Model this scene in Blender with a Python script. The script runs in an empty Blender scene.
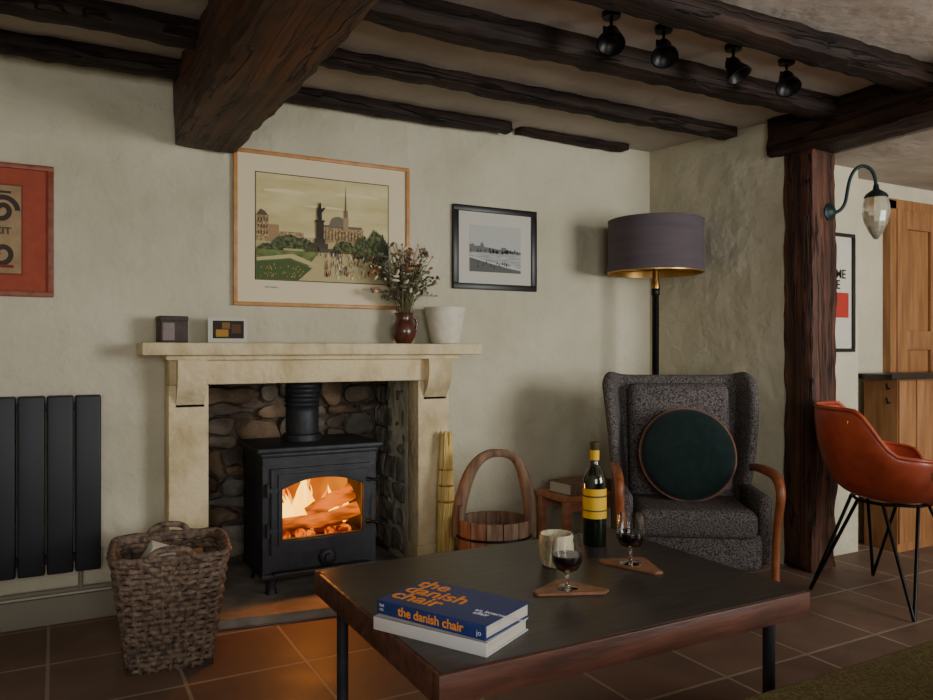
import bpy, bmesh, math, random
from mathutils import Vector, Matrix, noise
random.seed(7)
C = bpy.context.scene.collection
PI = math.pi

def lin(c):
    r=[]
    for v in c:
        v/=255.0
        r.append(v/12.92 if v<=0.04045 else ((v+0.055)/1.055)**2.4)
    return (r[0],r[1],r[2],1)

def mat(name, c1, c2=None, rough=0.6, metal=0.0, scale=(8,8,8), nscale=1.0, bump=0.0, bscale=None,
        emit=None, estr=0.0, trans=0.0, sheen=0.0, lo=0.35, hi=0.65, spec=0.5, detail=6, coat=0.0, bdist=0.02):
    m=bpy.data.materials.new(name); m.use_nodes=True
    nt=m.node_tree; b=nt.nodes['Principled BSDF']
    b.inputs['Roughness'].default_value=rough
    b.inputs['Metallic'].default_value=metal
    b.inputs['Specular IOR Level'].default_value=spec
    b.inputs['Base Color'].default_value=lin(c1)
    if trans: b.inputs['Transmission Weight'].default_value=trans
    if sheen: b.inputs['Sheen Weight'].default_value=sheen
    if coat: b.inputs['Coat Weight'].default_value=coat
    if c2 is not None or bump:
        tc=nt.nodes.new('ShaderNodeTexCoord'); mp=nt.nodes.new('ShaderNodeMapping')
        mp.inputs['Scale'].default_value=scale
        nt.links.new(tc.outputs['Object'],mp.inputs['Vector'])
        n=nt.nodes.new('ShaderNodeTexNoise'); n.inputs['Scale'].default_value=nscale; n.inputs['Detail'].default_value=detail
        nt.links.new(mp.outputs['Vector'],n.inputs['Vector'])
        if c2 is not None:
            r=nt.nodes.new('ShaderNodeValToRGB')
            r.color_ramp.elements[0].position=lo; r.color_ramp.elements[0].color=lin(c1)
            r.color_ramp.elements[1].position=hi; r.color_ramp.elements[1].color=lin(c2)
            nt.links.new(n.outputs['Fac'],r.inputs['Fac'])
            nt.links.new(r.outputs['Color'],b.inputs['Base Color'])
        if bump:
            bn=n
            if bscale:
                bn=nt.nodes.new('ShaderNodeTexNoise'); bn.inputs['Scale'].default_value=bscale; bn.inputs['Detail'].default_value=7
                nt.links.new(tc.outputs['Object'],bn.inputs['Vector'])
            bp=nt.nodes.new('ShaderNodeBump'); bp.inputs['Strength'].default_value=bump; bp.inputs['Distance'].default_value=bdist
            nt.links.new(bn.outputs['Fac'],bp.inputs['Height'])
            nt.links.new(bp.outputs['Normal'],b.inputs['Normal'])
    if emit:
        b.inputs['Emission Color'].default_value=lin(emit); b.inputs['Emission Strength'].default_value=estr
    return m

def oak(name,c1,c2,axis,rough=0.7,spec=0.3):
    """old hewn oak: streaky grain, blotches and long drying cracks along the given axis"""
    m=bpy.data.materials.new(name); m.use_nodes=True; nt=m.node_tree; b=nt.nodes['Principled BSDF']
    b.inputs['Roughness'].default_value=rough; b.inputs['Specular IOR Level'].default_value=spec
    tc=nt.nodes.new('ShaderNodeTexCoord')
    def nz(al,ac,det=8,dist=0.0):
        mp=nt.nodes.new('ShaderNodeMapping'); s=[ac,ac,ac]; s[axis]=al; mp.inputs['Scale'].default_value=s
        n=nt.nodes.new('ShaderNodeTexNoise'); n.inputs['Scale'].default_value=1; n.inputs['Detail'].default_value=det; n.inputs['Distortion'].default_value=dist
        nt.links.new(tc.outputs['Object'],mp.inputs['Vector']); nt.links.new(mp.outputs['Vector'],n.inputs['Vector']); return n
    def ramp(n,p0,c0,p1,c1_):
        r=nt.nodes.new('ShaderNodeValToRGB'); r.color_ramp.elements[0].position=p0; r.color_ramp.elements[0].color=c0
        r.color_ramp.elements[1].position=p1; r.color_ramp.elements[1].color=c1_
        nt.links.new(n.outputs['Fac'],r.inputs['Fac']); return r
    grain=nz(1.5,38,8,0.4); blot=nz(2.2,7,6); crack=nz(0.9,16,3,0.6)
    base=ramp(grain,0.32,lin(c1),0.7,lin(c2))
    bl=ramp(blot,0.35,(0.45,0.42,0.42,1),0.62,(1.15,1.1,1.05,1))
    # cracks: narrow band around 0.5 of the crack noise
    sub=nt.nodes.new('ShaderNodeMath'); sub.operation='SUBTRACT'; sub.inputs[1].default_value=0.5; nt.links.new(crack.outputs['Fac'],sub.inputs[0])
    ab=nt.nodes.new('ShaderNodeMath'); ab.operation='ABSOLUTE'; nt.links.new(sub.outputs[0],ab.inputs[0])
    cr=nt.nodes.new('ShaderNodeMapRange'); cr.inputs['From Min'].default_value=0.0; cr.inputs['From Max'].default_value=0.022; cr.inputs['To Min'].default_value=0.12; cr.inputs['To Max'].default_value=1.0
    nt.links.new(ab.outputs[0],cr.inputs['Value'])
    m1=nt.nodes.new('ShaderNodeMixRGB'); m1.blend_type='MULTIPLY'; m1.inputs['Fac'].default_value=1; nt.links.new(base.outputs['Color'],m1.inputs['Color1']); nt.links.new(bl.outputs['Color'],m1.inputs['Color2'])
    m2=nt.nodes.new('ShaderNodeMixRGB'); m2.blend_type='MULTIPLY'; m2.inputs['Fac'].default_value=1; nt.links.new(m1.outputs['Color'],m2.inputs['Color1']); nt.links.new(cr.outputs['Result'],m2.inputs['Color2'])
    nt.links.new(m2.outputs['Color'],b.inputs['Base Color'])
    a1=nt.nodes.new('ShaderNodeMath'); a1.operation='MULTIPLY_ADD'; a1.inputs[1].default_value=0.6; nt.links.new(grain.outputs['Fac'],a1.inputs[0]); nt.links.new(cr.outputs['Result'],a1.inputs[2])
    a2=nt.nodes.new('ShaderNodeMath'); a2.operation='MULTIPLY_ADD'; a2.inputs[1].default_value=1.6; nt.links.new(blot.outputs['Fac'],a2.inputs[0]); nt.links.new(a1.outputs[0],a2.inputs[2])
    bp=nt.nodes.new('ShaderNodeBump'); bp.inputs['Strength'].default_value=0.85; bp.inputs['Distance'].default_value=0.012
    nt.links.new(a2.outputs[0],bp.inputs['Height']); nt.links.new(bp.outputs['Normal'],b.inputs['Normal'])
    return m

# ---------- materials
M={}
M['plaster']=mat('plaster',(188,183,158),(210,204,182),rough=0.92,scale=(1,1,1),nscale=2.2,bump=1.0,bscale=4.0,spec=0.15,bdist=0.06,detail=9,lo=.3,hi=.7)
M['ceil']=mat('ceiling_plaster',(166,157,146),(186,177,165),rough=0.95,scale=(1,1,1),nscale=2,bump=0.6,bscale=5,spec=0.1,bdist=0.04)
M['beam']=oak('dark_oak',(24,16,13),(58,41,32),0)
M['beamY']=oak('hewn_oak',(34,21,15),(104,66,44),1,rough=0.6,spec=0.4)
M['beamY2']=oak('dark_hewn_oak',(28,18,14),(66,44,34),1)
M['post']=oak('post_oak',(50,30,23),(108,70,54),2,rough=0.65,spec=0.35)
M['stone']=mat('carved_limestone',(188,168,126),(224,208,170),rough=0.85,scale=(4,4,2.5),nscale=2,bump=0.5,bscale=35,spec=0.2,detail=10,lo=.28,hi=.55)
M['hearth']=mat('hearth_stone',(112,104,96),(150,140,128),rough=0.85,scale=(5,5,5),nscale=1.5,bump=0.6,bscale=12)
M['rubble']=mat('rubble_stone',(82,73,64),(136,122,106),rough=0.95,scale=(6,6,6),nscale=1.2,bump=1.0,bscale=22,spec=0.2)
M['rubble3']=mat('brown_rubble_stone',(92,74,58),(146,122,98),rough=0.95,scale=(6,6,6),nscale=1.2,bump=1.0,bscale=22,spec=0.2)
M['rubble2']=mat('pale_rubble_stone',(104,98,90),(152,144,130),rough=0.95,scale=(6,6,6),nscale=1.2,bump=1.0,bscale=22,spec=0.2)
M['mortar']=mat('lime_mortar',(86,77,67),(112,101,88),rough=0.95,nscale=3,bump=0.8,bscale=25,spec=0.1)
M['iron']=mat('cast_iron',(44,46,50),(56,57,62),rough=0.5,metal=0.5,nscale=2,bump=0.1,bscale=60)
M['black']=mat('black_metal',(18,18,20),rough=0.4,metal=0.5)
M['rad']=mat('anthracite',(36,38,44),rough=0.5,metal=0.3)
M['wicker']=mat('wicker',(66,52,44),(134,112,94),rough=0.75,nscale=6,bump=0.4,bscale=90)
M['wickerin']=mat('wicker_inner',(50,38,30),rough=0.9)
M['log']=mat('cut_wood',(160,100,58),(196,140,90),rough=0.8,scale=(3,20,20),nscale=2)
M['tweed']=mat('tweed',(50,46,47),(118,112,110),rough=1.0,scale=(1,1,1),nscale=150,bump=0.3,bscale=220,spec=0.1,detail=2)
M['oakarm']=mat('polished_oak',(124,68,38),(160,94,56),rough=0.4,scale=(6,20,6),nscale=2)
M['velvet']=mat('teal_velvet',(10,27,26),(16,37,35),rough=0.9,nscale=3,spec=0.2,sheen=0.15)
M['piping']=mat('copper_piping',(122,76,56),rough=0.6)
M['orange']=mat('tan_leather',(150,60,36),(172,74,46),rough=0.42,nscale=2,coat=0.12)
M['ttop']=mat('table_dark_top',(36,30,29),(58,49,45),rough=0.34,scale=(3,30,10),nscale=1.5,bump=0.05,spec=0.5)
M['trim']=mat('table_mahogany',(60,34,24),(96,56,40),rough=0.5,scale=(3,18,18),nscale=1.5,bump=0.2)
M['goldwood']=mat('gold_wood',(176,122,64),(200,146,86),rough=0.45,nscale=2)
M['blackwood']=mat('black_frame',(22,19,18),rough=0.4)
M['redwood']=mat('red_brown_frame',(120,60,38),(146,78,50),rough=0.5,nscale=4)
M['mount']=mat('cream_mount',(224,211,178),rough=0.9)
M['mountw']=mat('white_mount',(200,198,186),rough=0.9)
M['shade']=mat('shade_fabric',(84,74,82),(92,82,88),rough=0.9,scale=(1,1,10),nscale=3)
M['shadein']=mat('shade_gold',(190,150,84),rough=0.35,metal=0.8)
M['brass']=mat('brass',(180,140,80),rough=0.3,metal=1)
M['pine']=mat('pine_door',(134,90,52),(164,116,72),rough=0.5,scale=(16,16,1.6),nscale=2)
M['counter']=mat('dark_worktop',(26,24,24),rough=0.3)
M['bottle']=mat('green_glass',(14,22,8),rough=0.08,spec=0.7,coat=0.5)
M['yellow']=mat('yellow_label',(216,170,20),rough=0.5)
M['label']=mat('label_print',(70,60,24),rough=0.6)
M['glass']=mat('clear_glass',(255,255,255),rough=0.0,trans=1.0)
M['wine']=mat('red_wine',(26,4,8),rough=0.05)
M['coaster']=mat('wood_coaster',(120,80,54),(142,98,68),rough=0.5,nscale=6)
M['cup']=mat('stoneware',(206,196,164),(150,140,110),rough=0.5,scale=(20,20,20),nscale=1.5,lo=0.5,hi=0.7,bump=0.3)
M['pot']=mat('white_pottery',(214,208,188),(228,222,204),rough=0.6,nscale=3,bump=0.3,bscale=20)
M['jug']=mat('brown_jug',(58,26,18),(92,44,28),rough=0.3,nscale=3,coat=0.4)
M['stem']=mat('dried_stem',(96,92,62),rough=0.9)
M['fl1']=mat('dried_cream',(206,196,168),rough=0.9)
M['fl2']=mat('dried_orange',(180,116,74),rough=0.9)
M['fl3']=mat('dried_sage',(108,112,88),rough=0.9)
M['fl4']=mat('dried_dark',(76,58,50),rough=0.9)
M['blue']=mat('blue_cover',(26,46,108),(30,52,118),rough=0.45,nscale=3)
M['pages']=mat('book_pages',(206,200,186),(184,178,164),rough=0.8,scale=(1,1,300),nscale=2)
M['whitebk']=mat('white_cover',(206,204,204),rough=0.5)
M['otext']=mat('orange_print',(244,150,44),rough=0.6)
M['wtext']=mat('white_print',(220,222,228),rough=0.6)
M['straw']=mat('straw',(212,180,100),(240,216,140),rough=0.8,scale=(60,60,4),nscale=2,bump=0.5)
M['bucket']=mat('weathered_wood',(100,76,58),(150,120,96),rough=0.8,scale=(16,16,2),nscale=2,bump=0.6)
M['stoolw']=mat('mahogany_stool',(166,104,74),(194,132,98),rough=0.5,scale=(3,14,14),nscale=2)
M['olive']=mat('olive_weave',(92,82,54),(120,108,74),rough=1.0,scale=(1,1,1),nscale=140,bump=0.5,bscale=200,spec=0.1,detail=2)
M['oldbrown']=mat('old_tin',(44,32,28),(66,50,42),rough=0.6,nscale=5)
M['skirt']=mat('painted_skirting',(130,124,110),rough=0.8)
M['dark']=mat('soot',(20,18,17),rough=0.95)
M['glow']=mat('windowsky',(220,230,240),rough=0.5,emit=(214,226,240),estr=1.0)
M['white']=mat('white_paint',(210,208,200),rough=0.6)
M['verdigris']=mat('verdigris',(34,50,52),rough=0.5,metal=0.5)
M['redm']=mat('red_mount',(152,68,48),(162,74,52),rough=0.8,nscale=3)

def tiles():
    m=bpy.data.materials.new('floor_tiles'); m.use_nodes=True; nt=m.node_tree; b=nt.nodes['Principled BSDF']
    tc=nt.nodes.new('ShaderNodeTexCoord'); mp=nt.nodes.new('ShaderNodeMapping'); mp.inputs['Location'].default_value=(0.17,0.13,0)
    nt.links.new(tc.outputs['Object'],mp.inputs['Vector'])
    br=nt.nodes.new('ShaderNodeTexBrick'); br.offset=0.0
    br.inputs['Scale'].default_value=1; br.inputs['Brick Width'].default_value=0.42; br.inputs['Row Height'].default_value=0.42
    br.inputs['Mortar Size'].default_value=0.007; br.inputs['Mortar Smooth'].default_value=0.2
    br.inputs['Color1'].default_value=lin((124,98,84)); br.inputs['Color2'].default_value=lin((148,118,100)); br.inputs['Mortar'].default_value=lin((176,160,140))
    nt.links.new(mp.outputs['Vector'],br.inputs['Vector'])
    n=nt.nodes.new('ShaderNodeTexNoise'); n.inputs['Scale'].default_value=5; n.inputs['Detail'].default_value=8
    nt.links.new(tc.outputs['Object'],n.inputs['Vector'])
    mu=nt.nodes.new('ShaderNodeMixRGB'); mu.blend_type='MULTIPLY'; mu.inputs['Fac'].default_value=0.65
    nt.links.new(br.outputs['Color'],mu.inputs['Color1']); nt.links.new(n.outputs['Fac'],mu.inputs['Color2'])
    nt.links.new(mu.outputs['Color'],b.inputs['Base Color'])
    rr=nt.nodes.new('ShaderNodeMapRange'); rr.inputs['To Min'].default_value=0.42; rr.inputs['To Max'].default_value=0.75
    nt.links.new(n.outputs['Fac'],rr.inputs['Value']); nt.links.new(rr.outputs['Result'],b.inputs['Roughness'])
    ad=nt.nodes.new('ShaderNodeMath'); ad.operation='MULTIPLY_ADD'; ad.inputs[1].default_value=-1.0
    nt.links.new(br.outputs['Fac'],ad.inputs[0]); nt.links.new(n.outputs['Fac'],ad.inputs[2])
    bp=nt.nodes.new('ShaderNodeBump'); bp.inputs['Strength'].default_value=0.5; bp.inputs['Distance'].default_value=0.012
    nt.links.new(ad.outputs[0],bp.inputs['Height']); nt.links.new(bp.outputs['Normal'],b.inputs['Normal'])
    return m
M['tiles']=tiles()

def fire_mat(name,c1,c2,s,nsc=9,lo=.38,hi=.62,sc=(1,1,0.5)):
    m=bpy.data.materials.new(name); m.use_nodes=True; nt=m.node_tree; b=nt.nodes['Principled BSDF']
    tc=nt.nodes.new('ShaderNodeTexCoord'); mp=nt.nodes.new('ShaderNodeMapping'); mp.inputs['Scale'].default_value=sc
    n=nt.nodes.new('ShaderNodeTexNoise'); n.inputs['Scale'].default_value=nsc
    r=nt.nodes.new('ShaderNodeValToRGB'); r.color_ramp.elements[0].position=lo; r.color_ramp.elements[1].position=hi
    r.color_ramp.elements[0].color=lin(c1); r.color_ramp.elements[1].color=lin(c2)
    nt.links.new(tc.outputs['Object'],mp.inputs['Vector']); nt.links.new(mp.outputs['Vector'],n.inputs['Vector'])
    nt.links.new(n.outputs['Fac'],r.inputs['Fac']); nt.links.new(r.outputs['Color'],b.inputs['Emission Color'])
    b.inputs['Emission Strength'].default_value=s; b.inputs['Base Color'].default_value=(0.02,0.01,0.005,1); b.inputs['Specular IOR Level'].default_value=0.1
    return m
M['flame']=fire_mat('flame',(255,150,8),(255,208,60),4.2,7)
M['flame2']=fire_mat('flame_outer',(240,96,6),(255,160,20),2.4,7)
M['ember']=fire_mat('ember',(90,18,2),(255,110,10),1.4,20,lo=.42,hi=.6,sc=(1,1,1))
M['burnlog']=fire_mat('burning_wood',(80,28,8),(255,120,18),1.2,16,lo=.36,hi=.62,sc=(.35,1,1.4))
M['fireback']=fire_mat('glowing_firebrick',(190,70,6),(250,140,24),1.0,6)

# ---------- helpers
def group(name,loc=(0,0,0),rz=0.0):
    e=bpy.data.objects.new(name,None); e.empty_display_size=0.1
    e.location=loc; e.rotation_euler=(0,0,math.radians(rz)); C.objects.link(e); return e
def finish(name,bm,m,parent=None,smooth=True,ang=40):
    bmesh.ops.recalc_face_normals(bm,faces=bm.faces)
    me=bpy.data.meshes.new(name); bm.to_mesh(me); bm.free()
    if m is not None: me.materials.append(M[m] if isinstance(m,str) else m)
    if smooth:
        for p in me.polygons: p.use_smooth=True
        me.set_sharp_from_angle(angle=math.radians(ang))
    o=bpy.data.objects.new(name,me); C.objects.link(o)
    if parent: o.parent=parent
    return o
def box(name,x0,x1,y0,y1,z0,z1,m,parent=None,bevel=0.0,seg=2,rot=None):
    bm=bmesh.new(); bmesh.ops.create_cube(bm,size=1)
    for v in bm.verts:
        v.co=Vector((v.co.x*(x1-x0),v.co.y*(y1-y0),v.co.z*(z1-z0)))
    if bevel: bmesh.ops.bevel(bm,geom=bm.edges[:],offset=bevel,segments=seg,profile=0.5,affect='EDGES')
    c=Vector(((x0+x1)/2,(y0+y1)/2,(z0+z1)/2))
    o=finish(name,bm,m,parent); o.location=c
    if rot: o.rotation_euler=[math.radians(a) for a in rot]
    return o
def hewn(name,x0,x1,y0,y1,z0,z1,m,parent=None,amp=0.015,top=None,step=0.05,rnd=0.009,fine=1.0,corner=0.0):
    L=[x1-x0,y1-y0,z1-z0]
    ns=[max(3,min(90,int(l/step))) for l in L]
    bm=bmesh.new(); vs={}
    c=Vector(((x0+x1)/2,(y0+y1)/2,(z0+z1)/2))
    def V(i,j,k):
        if (i,j,k) not in vs:
            p=Vector((x0+L[0]*i/ns[0],y0+L[1]*j/ns[1],z0+L[2]*k/ns[2]))
            e=sum([i in(0,ns[0]),j in(0,ns[1]),k in(0,ns[2])])
            if corner:   # pull silhouette corners in so that rubble is rounded, not brick-like
                q=Vector((2*i/ns[0]-1,2*j/ns[1]-1,2*k/ns[2]-1)); rr=(q.x**2+q.z**2)**.5
                f=1-corner*max(0,rr-0.95)/0.46
                p.x=c.x+(p.x-c.x)*f; p.z=c.z+(p.z-c.z)*f
            if e>=2:
                d=(c-p)
                for a in range(3):
                    if [i,j,k][a] in (0,ns[a]): p[a]+= math.copysign(rnd*(0.6+abs(noise.noise(p*5))*1.6),d[a])
            off=noise.noise_vector(Vector((p.x*2.0,p.y*2.0,p.z*2.0)))*amp*1.1+noise.noise_vector(p*12)*amp*0.7*fine
            if top is not None and p.z>top: off.z=0
            vs[(i,j,k)]=bm.verts.new(p+off)
        return vs[(i,j,k)]
    a,b,cc=ns
    for i in range(a):
        for j in range(b):
            for k in (0,cc): bm.faces.new([V(i,j,k),V(i+1,j,k),V(i+1,j+1,k),V(i,j+1,k)])
    for i in range(a):
        for k in range(cc):
            for j in (0,b): bm.faces.new([V(i,j,k),V(i+1,j,k),V(i+1,j,k+1),V(i,j,k+1)])
    for j in range(b):
        for k in range(cc):
            for i in (0,a): bm.faces.new([V(i,j,k),V(i,j+1,k),V(i,j+1,k+1),V(i,j,k+1)])
    return finish(name,bm,m,parent,ang=38)
def lathe(name,prof,m,loc=(0,0,0),parent=None,segs=32,rot=None,flat=False,scale=None):
    bm=bmesh.new(); rings=[]
    for r,z in prof:
        if r<1e-5: rings.append([bm.verts.new((0,0,z))])
        else: rings.append([bm.verts.new((r*math.cos(2*PI*i/segs),r*math.sin(2*PI*i/segs),z)) for i in range(segs)])
    for a,b in zip(rings,rings[1:]):
        if len(a)==1 and len(b)==1: continue
        for i in range(segs):
            j=(i+1)%segs
            if len(a)==1: bm.faces.new([a[0],b[i],b[j]])
            elif len(b)==1: bm.faces.new([a[i],a[j],b[0]])
            else: bm.faces.new([a[i],a[j],b[j],b[i]])
    o=finish(name,bm,m,parent,smooth=not flat,ang=50); o.location=loc
    if rot: o.rotation_euler=[math.radians(a) for a in rot]
    if scale: o.scale=scale
    return o
def tubes(name,lists,r,m,parent=None,cyclic=False,res=4,radii=None,smooth=False):
    cu=bpy.data.curves.new(name,'CURVE'); cu.dimensions='3D'; cu.bevel_depth=r; cu.bevel_resolution=res; cu.use_fill_caps=True
    for li,pts in enumerate(lists):
        if smooth:
            s=cu.splines.new('NURBS'); s.points.add(len(pts)-1); s.order_u=min(4,len(pts)); s.use_endpoint_u=not cyclic
        else:
            s=cu.splines.new('POLY'); s.points.add(len(pts)-1)
        for i,p in enumerate(pts):
            s.points[i].co=(p[0],p[1],p[2],1)
            s.points[i].radius=1.0 if radii is None else radii[i]
        s.use_cyclic_u=cyclic
    if smooth: cu.resolution_u=8
    o=bpy.data.objects.new(name+'_c',cu); C.objects.link(o)
    dg=bpy.context.evaluated_depsgraph_get(); me=bpy.data.meshes.new_from_object(o.evaluated_get(dg))
    bpy.data.objects.remove(o)
    for p in me.polygons: p.use_smooth=True
    me.set_sharp_from_angle(angle=math.radians(50))
    me.materials.clear(); me.materials.append(M[m])
    ob=bpy.data.objects.new(name,me); C.objects.link(ob)
    if parent: ob.parent=parent
    return ob
def tube(name,pts,r,m,parent=None,**k): return tubes(name,[pts],r,m,parent,**k)
def rough_log(name,a,b,r,m,parent,seed=0,segs=11,n=9):
    a=Vector(a);b=Vector(b);d=(b-a).normalized(); u=d.cross(Vector((0,0,1))).normalized(); w=d.cross(u)
    bm=bmesh.new(); R=[]
    for k in range(n+1):
        p=a.lerp(b,k/n); ring=[]
        for i in range(segs):
            t=2*PI*i/segs; rr=r*(1+0.30*noise.noise(Vector((math.cos(t)*1.3+seed,math.sin(t)*1.3,k*0.45)))+0.18*noise.noise(Vector((i*1.7+seed,k*1.9,0))))
            ring.append(bm.verts.new(p+u*math.cos(t)*rr+w*math.sin(t)*rr))
        R.append(ring)
    for x,y in zip(R,R[1:]):
        for i in range(segs): j=(i+1)%segs; bm.faces.new([x[i],x[j],y[j],y[i]])
    bm.faces.new(R[0]); bm.faces.new(R[-1])
    return finish(name,bm,m,parent,ang=30)
def prism(name,pts,z0,z1,m,parent=None,bevel=0):
    bm=bmesh.new()
    a=[bm.verts.new((p[0],p[1],z0)) for p in pts]; b=[bm.verts.new((p[0],p[1],z1)) for p in pts]
    bm.faces.new(a); bm.faces.new(b)
    for i in range(len(pts)):
        j=(i+1)%len(pts); bm.faces.new([a[i],a[j],b[j],b[i]])
    if bevel:
        bmesh.ops.bevel(bm,geom=bm.edges[:],offset=bevel,segments=2,affect='EDGES')
    return finish(name,bm,m,parent)
def prismX(name,pts,x0,x1,m,parent=None):
    bm=bmesh.new()
    a=[bm.verts.new((x0,p[0],p[1])) for p in pts]; b=[bm.verts.new((x1,p[0],p[1])) for p in pts]
    bm.faces.new(a); bm.faces.new(b)
    for i in range(len(pts)):
        j=(i+1)%len(pts); bm.faces.new([a[i],a[j],b[j],b[i]])
    return finish(name,bm,m,parent)
def text(name,s,size,loc,rot,m,parent,ext=0.0004,bold=0.0,ls=0.85,align='LEFT'):
    cu=bpy.data.curves.new(name,'FONT'); cu.body=s; cu.size=size; cu.extrude=ext; cu.offset=bold; cu.space_line=ls; cu.align_x=align
    o=bpy.data.objects.new(name+'_c',cu); C.objects.link(o)
    dg=bpy.context.evaluated_depsgraph_get(); me=bpy.data.meshes.new_from_object(o.evaluated_get(dg)); bpy.data.objects.remove(o)
    me.materials.clear(); me.materials.append(M[m])
    ob=bpy.data.objects.new(name,me); C.objects.link(ob); ob.parent=parent; ob.location=loc; ob.rotation_euler=[math.radians(a) for a in rot]
    return ob

H=1.15; YW=3.636; CZ=2.39; DC=2.184
# ---------- room shell
box('floor',-1.5,6.0,-1.9,4.3,-0.1,0,'tiles')
box('ceiling',-1.5,3.62,-1.9,3.9,CZ,CZ+0.1,'ceil')
box('ceiling_dining',3.62,6.0,-1.9,3.1,DC,CZ+0.1,'ceil')
box('wall_back_left',-1.5,0.602,YW,YW+0.26,0,CZ,'plaster')
box('wall_back_right',1.623,3.3,YW,YW+0.26,0,CZ,'plaster')
box('wall_back_upper',0.602,1.623,YW,YW+0.26,1.02,CZ,'plaster')
al=group('wall_alcove_rear')
box('masonry_core',0.5,1.72,4.13,4.24,0,1.15,'mortar',al)
z=0.04; k=0
random.seed(21)
while z<1.05:
    h=random.choice([0.07,0.10,0.14,0.17])*random.uniform(.9,1.1); x=0.56-random.random()*0.12
    while x<1.68:
        w=random.choice([0.10,0.16,0.24,0.33])*random.uniform(.85,1.15); d=random.uniform(0,0.045)
        if h>0.13 and random.random()<0.35:   # two thin stones stacked instead of one tall one
            hh=h*random.uniform(.4,.6)
            hewn('rubble_%02d'%k,x+0.002,x+w-0.002,4.10-d,4.19,z,z+hh-0.002,random.choice(['rubble','rubble3']),al,amp=0.020,step=0.022,rnd=0.006,fine=1.6,corner=.22); k+=1
            hewn('rubble_%02d'%k,x+0.002,x+w-0.002,4.12-d,4.19,z+hh,z+h-0.002,random.choice(['rubble','rubble2']),al,amp=0.020,step=0.022,rnd=0.006,fine=1.6,corner=.22); k+=1
        else:
            dz=random.uniform(-.012,.012)
            hewn('rubble_%02d'%k,x+0.002,x+w-0.002,4.10-d,4.19,z+dz,z+dz+h-0.002,random.choice(['rubble','rubble3','rubble3','rubble2']),al,amp=0.022,step=0.022,rnd=0.006,fine=1.6,corner=.26); k+=1
        x+=w
    z+=h
for nm,xa,xb in (('left',0.52,0.600),('right',1.625,1.70)):
    sg=group('wall_alcove_'+nm)
    box('masonry_core',xa if nm=='left' else xa+0.012,xb-0.012 if nm=='left' else xb,YW+0.02,4.12,0,1.1,'mortar',sg)
    z=0.04;k=0
    while z<1.05:
        h=random.uniform(0.09,0.16); y=YW+0.02
        while y<4.08:
            w=random.uniform(0.12,0.26); hewn('rubble_%02d'%k,xa-(0.004 if nm=='right' else 0),xb+ (0.006 if nm=='left' else 0),y+0.002,min(4.11,y+w-0.002),z+0.002,z+h-0.002,'rubble2',sg,amp=0.012,step=0.022,rnd=0.008,fine=1.6); k+=1
            y+=w
        z+=h
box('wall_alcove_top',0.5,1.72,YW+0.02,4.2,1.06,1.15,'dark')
random.seed(7)
prism('wall_right',[(3.28,YW+0.26),(3.28,YW),(3.435,2.765),(3.62,2.765),(3.62,YW+0.26)],0,CZ,'plaster')
box('wall_dining',3.6,4.04,2.75,3.1,0,DC+.01,'plaster')
box('wall_dining_recess',4.04,6.0,2.9,3.1,0,DC+.01,'plaster')
box('wall_left',-1.6,-1.5,-1.9,3.9,0,CZ,'plaster')
box('wall_far_right',6.0,6.1,-1.9,3.1,0,CZ,'plaster')
wf=group('wall_front')
wins=[(-0.9,0.9),(2.8,4.9)]  # first opening is added for the left fill; second carries the main daylight
box('front_low',-1.5,6.0,-1.9,-1.7,0,0.75,'plaster',wf)
box('front_high',-1.5,6.0,-1.9,-1.7,2.15,CZ,'plaster',wf)
for i,(a,b) in enumerate([(-1.5,-0.9),(0.9,2.8),(4.9,6.0)]): box('front_pier_%d'%i,a,b,-1.9,-1.7,0.75,2.15,'plaster',wf)
for i,(a,b) in enumerate(wins):
    w=group('window_%d'%(i+1))
    box('pane',a,b,-1.84,-1.82,0.75,2.15,'glow',w)
    for x in (a+0.02,(a+b)/2,b-0.02): box('mullion_%.1f'%x,x-0.02,x+0.02,-1.82,-1.78,0.75,2.15,'white',w)
    for z in (0.77,1.45,2.13): box('rail_%.1f'%z,a,b,-1.82,-1.78,z-0.02,z+0.02,'white',w)
box('baseboard_back',-1.5,0.43,YW-0.02,YW,0,0.115,'skirt',None,bevel=0.006)
tube('trim_heating_pipe',[(-1.4,YW-0.04,0.145),(0.3,YW-0.04,0.145)],0.011,'skirt')

# ---------- beams
for nm,x0,x1,y0,y1,z0,am in [
  ('ceiling_beam',0.72,3.34,2.98,3.08,2.322,0.011),
  ('ceiling_beam',0.72,3.42,2.40,2.53,2.295,0.011),
  ('ceiling_beam',0.72,3.42,1.92,2.05,2.295,0.011),
  ('ceiling_beam',0.72,2.2,3.50,3.60,2.325,0.011),
  ('ceiling_beam',2.27,3.05,3.545,3.632,2.352,0.011),
  ('ceiling_beam',-1.5,0.50,3.42,3.53,2.32,0.011),
  ('ceiling_beam',-1.5,0.50,2.98,3.10,2.305,0.011),
  ('ceiling_beam',-1.5,0.50,2.40,2.53,2.29,0.011)]:
    hewn(nm,x0,x1,y0,y1,z0,CZ+0.01,'beam',amp=am,top=CZ-0.01,step=0.032)
hewn('main_beam',0.465,0.755,-1.7,YW+.01,2.05,CZ+0.01,'beamY',amp=0.014,top=CZ-0.02,step=0.045,rnd=0.009)
hewn('cross_beam',3.36,3.63,-1.7,2.83,DC,CZ+0.01,'beamY2',amp=0.014,top=CZ-0.02,step=0.045,rnd=0.010)
hewn('wooden_post',3.423,3.623,2.578,2.765,0,DC+0.01,'post',amp=0.010,step=0.035,rnd=0.009)

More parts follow.
